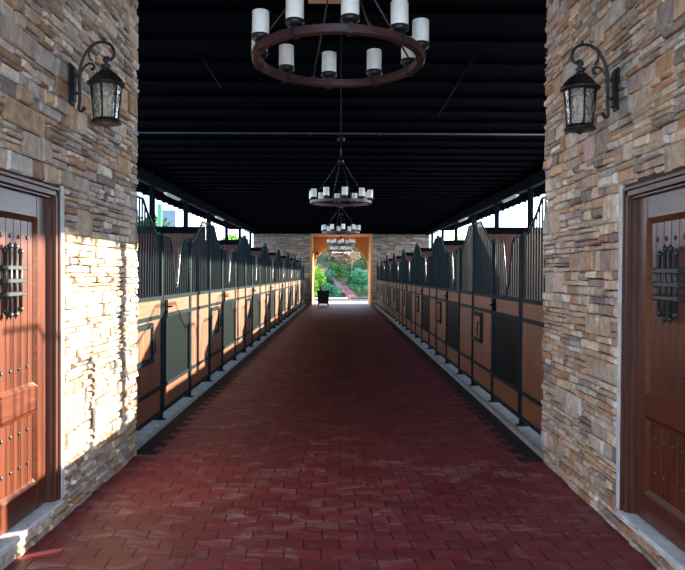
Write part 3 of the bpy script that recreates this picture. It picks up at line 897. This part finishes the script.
def plant(name, cat, seed, loc, size, mat, n, leaf, label, trunk=0, group=None):
    root = empty(name, loc)
    m = foliage_mesh(seed, n, size[0], size[1], size[2], leaf)
    o = m.build('foliage', mat, root, (0, 0, trunk + size[2] * .55))
    r = random.Random(seed + 5); t = MB(); h = trunk + size[2] * .6; rr = .05 + .03 * h
    t.tube([(0, 0, -.3), (.05, .02, h * .5), (r.uniform(-.1, .1), 0, h)], [rr, rr * .7, rr * .4], 8)
    for k in range(4):
        a = r.uniform(0, 6.28); z = h * r.uniform(.5, .8)
        t.tube([(.03, 0, z), (math.cos(a) * size[0] * .35, math.sin(a) * size[1] * .35, z + size[2] * .35)], [rr * .45, rr * .15], 6)
    t.build('trunk', M['bark'], root)
    tag(root, label, cat, group)
G = 'planting on the hillside beyond the arch'
def hl(x, y, dz=0): return (x, y, hz(x, y) + dz)
for sp in (
    ('shrub', 1, -2.2, 46.9, (1.0, .8, 1.5), 'leaflime', 1300, .08, 'bright lime shrub at the left foot of the arch view', 0),
    ('shrub', 2, -1.9, 49.6, (1.0, .9, 1.2), 'leaflime', 1300, .09, 'sunny yellow-green bush above the bin', 0),
    ('shrub', 3, 1.45, 49.8, (1.1, .9, 1.0), 'leafteal', 1500, .09, 'rounded blue-green shrub right of the red path', 0),
    ('shrub', 4, -.55, 47.7, (.65, .5, .6), 'leafteal', 900, .07, 'low blue-green shrub between bin and red path', 0),
    ('shrub', 5, 2.75, 47.9, (.7, .6, 1.2), 'leaflime', 900, .08, 'lime bush at the right edge of the arch view', 0),
    ('shrub', 6, -.2, 53.4, (.9, .7, .8), 'leafdark', 1100, .08, 'dark shrub beside the top of the red path', 0),
    ('shrub', 31, 2.2, 51.9, (.8, .6, .7), 'leafpink', 900, .07, 'pale pink shrub behind the blue-green one on the right', 0),
    ('shrub', 32, -1.0, 51.6, (.6, .5, .6), 'leafteal', 900, .07, 'small blue-green shrub left of the red path top', 0),
    ('shrub', 33, -2.9, 52.4, (.9, .6, .9), 'leafdark', 900, .07, 'dark green bush behind the sunny yellow-green one', 0),
    ('shrub', 34, .85, 51.7, (.5, .4, .5), 'leafdark', 900, .07, 'dark green shrub under the pink-blossomed tree', 0),
    ('shrub', 35, -1.8, 54.0, (.5, .4, .6), 'leafpink', 900, .07, 'pinkish shrub above the red path on the left', 0),
    ('tree', 7, 2.6, 53.6, (1.3, 1., 1.1), 'leafdark', 1600, .09, 'deep green small tree at the right of the hillside', .5),
    ('tree', 8, .75, 55.6, (1.2, .9, .8), 'leafpink', 1600, .09, 'pink-blossomed tree in the middle of the arch view', .7),
    ('tree', 9, -3.1, 55.2, (1.2, 1., 1.0), 'leafdark', 1600, .09, 'deep green tree at the left of the hillside', .8),
    ('tree', 10, -1.0, 58.4, (1.5, 1.1, .9), 'leafpink', 1500, .10, 'pinkish tree higher up left on the hillside', .6),
    ('tree', 11, 2.9, 59.0, (1.6, 1.2, 1.1), 'leafpink', 1500, .10, 'blossoming tree higher up right on the hillside', .6),
    ('tree', 12, .9, 61.8, (1.6, 1.1, 1.0), 'leafteal', 1500, .10, 'blue-green tree high in the middle of the hillside', .6),
    ('tree', 13, -3.4, 62.4, (1.8, 1.3, 1.3), 'leaflime', 1500, .11, 'light green tree high at the left of the hillside', .6),
    ('tree', 14, 3.9, 65.5, (1.9, 1.3, 1.3), 'leaflime', 1500, .11, 'light green tree near the crest on the right', .7),
    ('tree', 15, -.6, 66.8, (2.0, 1.4, 1.3), 'leafpink', 1500, .11, 'pinkish tree near the crest in the middle', .7),
    ('tree', 16, 1.6, 72.5, (2.6, 1.6, 1.8), 'leafdark', 1600, .14, 'dark tree at the crest behind the blossoms', .8),
    ('tree', 17, -5.4, 73.0, (2.4, 1.6, 1.8), 'leafdark', 1600, .14, 'dark tree at the crest on the left', .8)):
    plant(sp[0], sp[0], sp[1], hl(sp[2], sp[3]), sp[4], M[sp[5]], sp[6], sp[7], sp[8], sp[9], G)
G2 = 'trees outside the eaves'
k = 20
for x, y, sz, tr, mt, lab in ((7.4, 45, 1.25, 2.1, 'leaflime', 'bright green tree beyond the right eaves, seen above the second partition'),
                          (9.6, 42.5, 1.2, 1.2, 'leafdark', 'low green tree outside beyond the near right eaves'),
                          (8.0, 56, 1.2, 2.4, 'leafpink', 'pinkish tree far outside the right eaves'),
                          (-7.6, 52, 1.4, 2.6, 'leaflime', 'yellow-green tree outside beyond the left eaves'),
                          (-8.7, 60, 1.3, 2.6, 'leafpink', 'pinkish tree far outside the left eaves'),
                          (-9.2, 34, 1.2, 2.6, 'leafdark', 'green tree outside by the near left eaves')):
    k += 1
    plant('tree', 'tree', k, (x, y, -.12), (sz, sz, sz), M[mt], 1700, .12, lab, tr, G2)
# pale house seen under the left eaves
root = empty('house', (-12.5, 41, -.12))
m = MB(); m.box(-5, 4.5, 0, 8, 0, 6.2); m.build('walls', M['wallwhite'], root)
m = MB(); m.box(-5.3, 4.7, -.3, 8.3, 6.2, 6.4); m.build('roof', M['concrete'], root)
for z in (1.0, 4.0):
    for x in (-3.4, -1.4, .6, 2.7):
        m = MB(); m.box(x - .5, x + .5, -.05, .02, z, z + 1.2); m.box(x - .56, x + .56, -.09, .02, z - .08, z); m.build('window', M['windowblue'], root)
m = MB(); m.box(-5, 4.5, -1.2, 0, 3.0, 3.14)
for j in range(3): m.box(-5, 4.5, -1.2, -1.16, 3.5 + .33 * j, 3.54 + .33 * j)
for j in range(9): m.box(-5 + j * 1.18, -4.95 + j * 1.18, -1.2, -1.15, 3.14, 4.2)
m.build('balcony', M['windowblue'], root)
tag(root, 'white house with blue windows outside beyond the left eaves', 'building')
m = MB(); m.tube([(0, 0, 0), (0, 0, 4.5)], .10, 10); m.box(-.6, .6, -.05, .05, 2.4, 2.5)
o = m.build('garden_post', M['greenpost'], None, (-7.5, 30.2, -.12)); tag(o, 'green post standing outside in front of the white house', 'post')
# low walls and post outside the arch
for x0, x1, lab in ((-2.9, .40, 'low grey kerb wall left of the brown post outside'), (.62, 3.4, 'low grey kerb wall right of the brown post outside')):
    rt = empty('low_wall', ((x0 + x1) / 2, 45., -.12)); w = (x1 - x0) / 2
    m = MB(); m.box(-w, w, -.12, .12, 0, .15); m.build('wall_body', M['concrete'], rt)
    m = MB(); m.cbox(-w - .02, w + .02, -.16, .16, .15, .22, .01); m.build('coping', M['cement'] if x0 < 0 else M['bin'], rt)
    tag(rt, lab, 'low wall')
m = MB(); m.cbox(-.06, .06, -.06, .06, 0, .40, .01); o = m.build('bollard', M['brownpost'], None, (.52, 44.4, -.12)); tag(o, 'short brown post between two low walls outside the arch', 'post')

# ------------------------------------------------------------------ light
sun = bpy.data.lights.new('sun', 'SUN'); sun.energy = 12.0; sun.angle = math.radians(.6); sun.color = (1, .86, .64)
so = bpy.data.objects.new('sun', sun); COL.objects.link(so)
so.rotation_euler = Vector((-1, -.62, -.28)).to_track_quat('-Z', 'Y').to_euler()
W = bpy.data.worlds.new('sky'); S.world = W; W.use_nodes = True
N, L = W.node_tree.nodes, W.node_tree.links
bg = N['Background']
tc = N.new('ShaderNodeTexCoord'); sx = N.new('ShaderNodeSeparateXYZ'); L.new(tc.outputs['Generated'], sx.inputs[0])
cr = N.new('ShaderNodeValToRGB')
cr.color_ramp.elements[0].position = 0; cr.color_ramp.elements[0].color = (.66, .83, 1, 1)
cr.color_ramp.elements[1].position = .7; cr.color_ramp.elements[1].color = (.28, .50, .95, 1)
L.new(sx.outputs['Z'], cr.inputs['Fac'])
nz = N.new('ShaderNodeTexNoise'); nz.inputs['Scale'].default_value = 2.6; nz.inputs['Detail'].default_value = 6
L.new(tc.outputs['Generated'], nz.inputs['Vector'])
mr = N.new('ShaderNodeMapRange'); mr.inputs['From Min'].default_value = .42; mr.inputs['From Max'].default_value = .62
L.new(nz.outputs['Fac'], mr.inputs['Value'])
mx = N.new('ShaderNodeMix'); mx.data_type = 'RGBA'; L.new(mr.outputs[0], mx.inputs['Factor'])
L.new(cr.outputs['Color'], mx.inputs['A']); mx.inputs['B'].default_value = (.80, .91, 1, 1)
L.new(mx.outputs['Result'], bg.inputs['Color'])
bg.inputs['Strength'].default_value = 3.0

# ------------------------------------------------------------------ camera
cam = bpy.data.cameras.new('camera'); co = bpy.data.objects.new('camera', cam); COL.objects.link(co)
cam.sensor_width = 36; cam.sensor_fit = 'HORIZONTAL'; cam.lens = 730 / 685 * 36
cam.clip_start = .05; cam.clip_end = 400
pitch = math.atan(10 / 730); yaw = math.atan(1.5 / 730); roll = math.radians(.30)
fwd = Vector((math.sin(yaw), math.cos(pitch), -math.sin(pitch))).normalized()
q = fwd.to_track_quat('-Z', 'Y')
co.rotation_euler = (q.to_matrix().to_4x4() @ Matrix.Rotation(roll, 4, 'Z')).to_euler()
co.location = (0, 0, 1.5)
S.camera = co
S.view_settings.view_transform = 'Standard'; S.view_settings.look = 'None'
S.view_settings.exposure = 1.3; S.view_settings.gamma = 1; S.view_settings.use_curve_mapping = False
S.cycles.use_denoising = True
S.cycles.max_bounces = 10; S.cycles.diffuse_bounces = 6
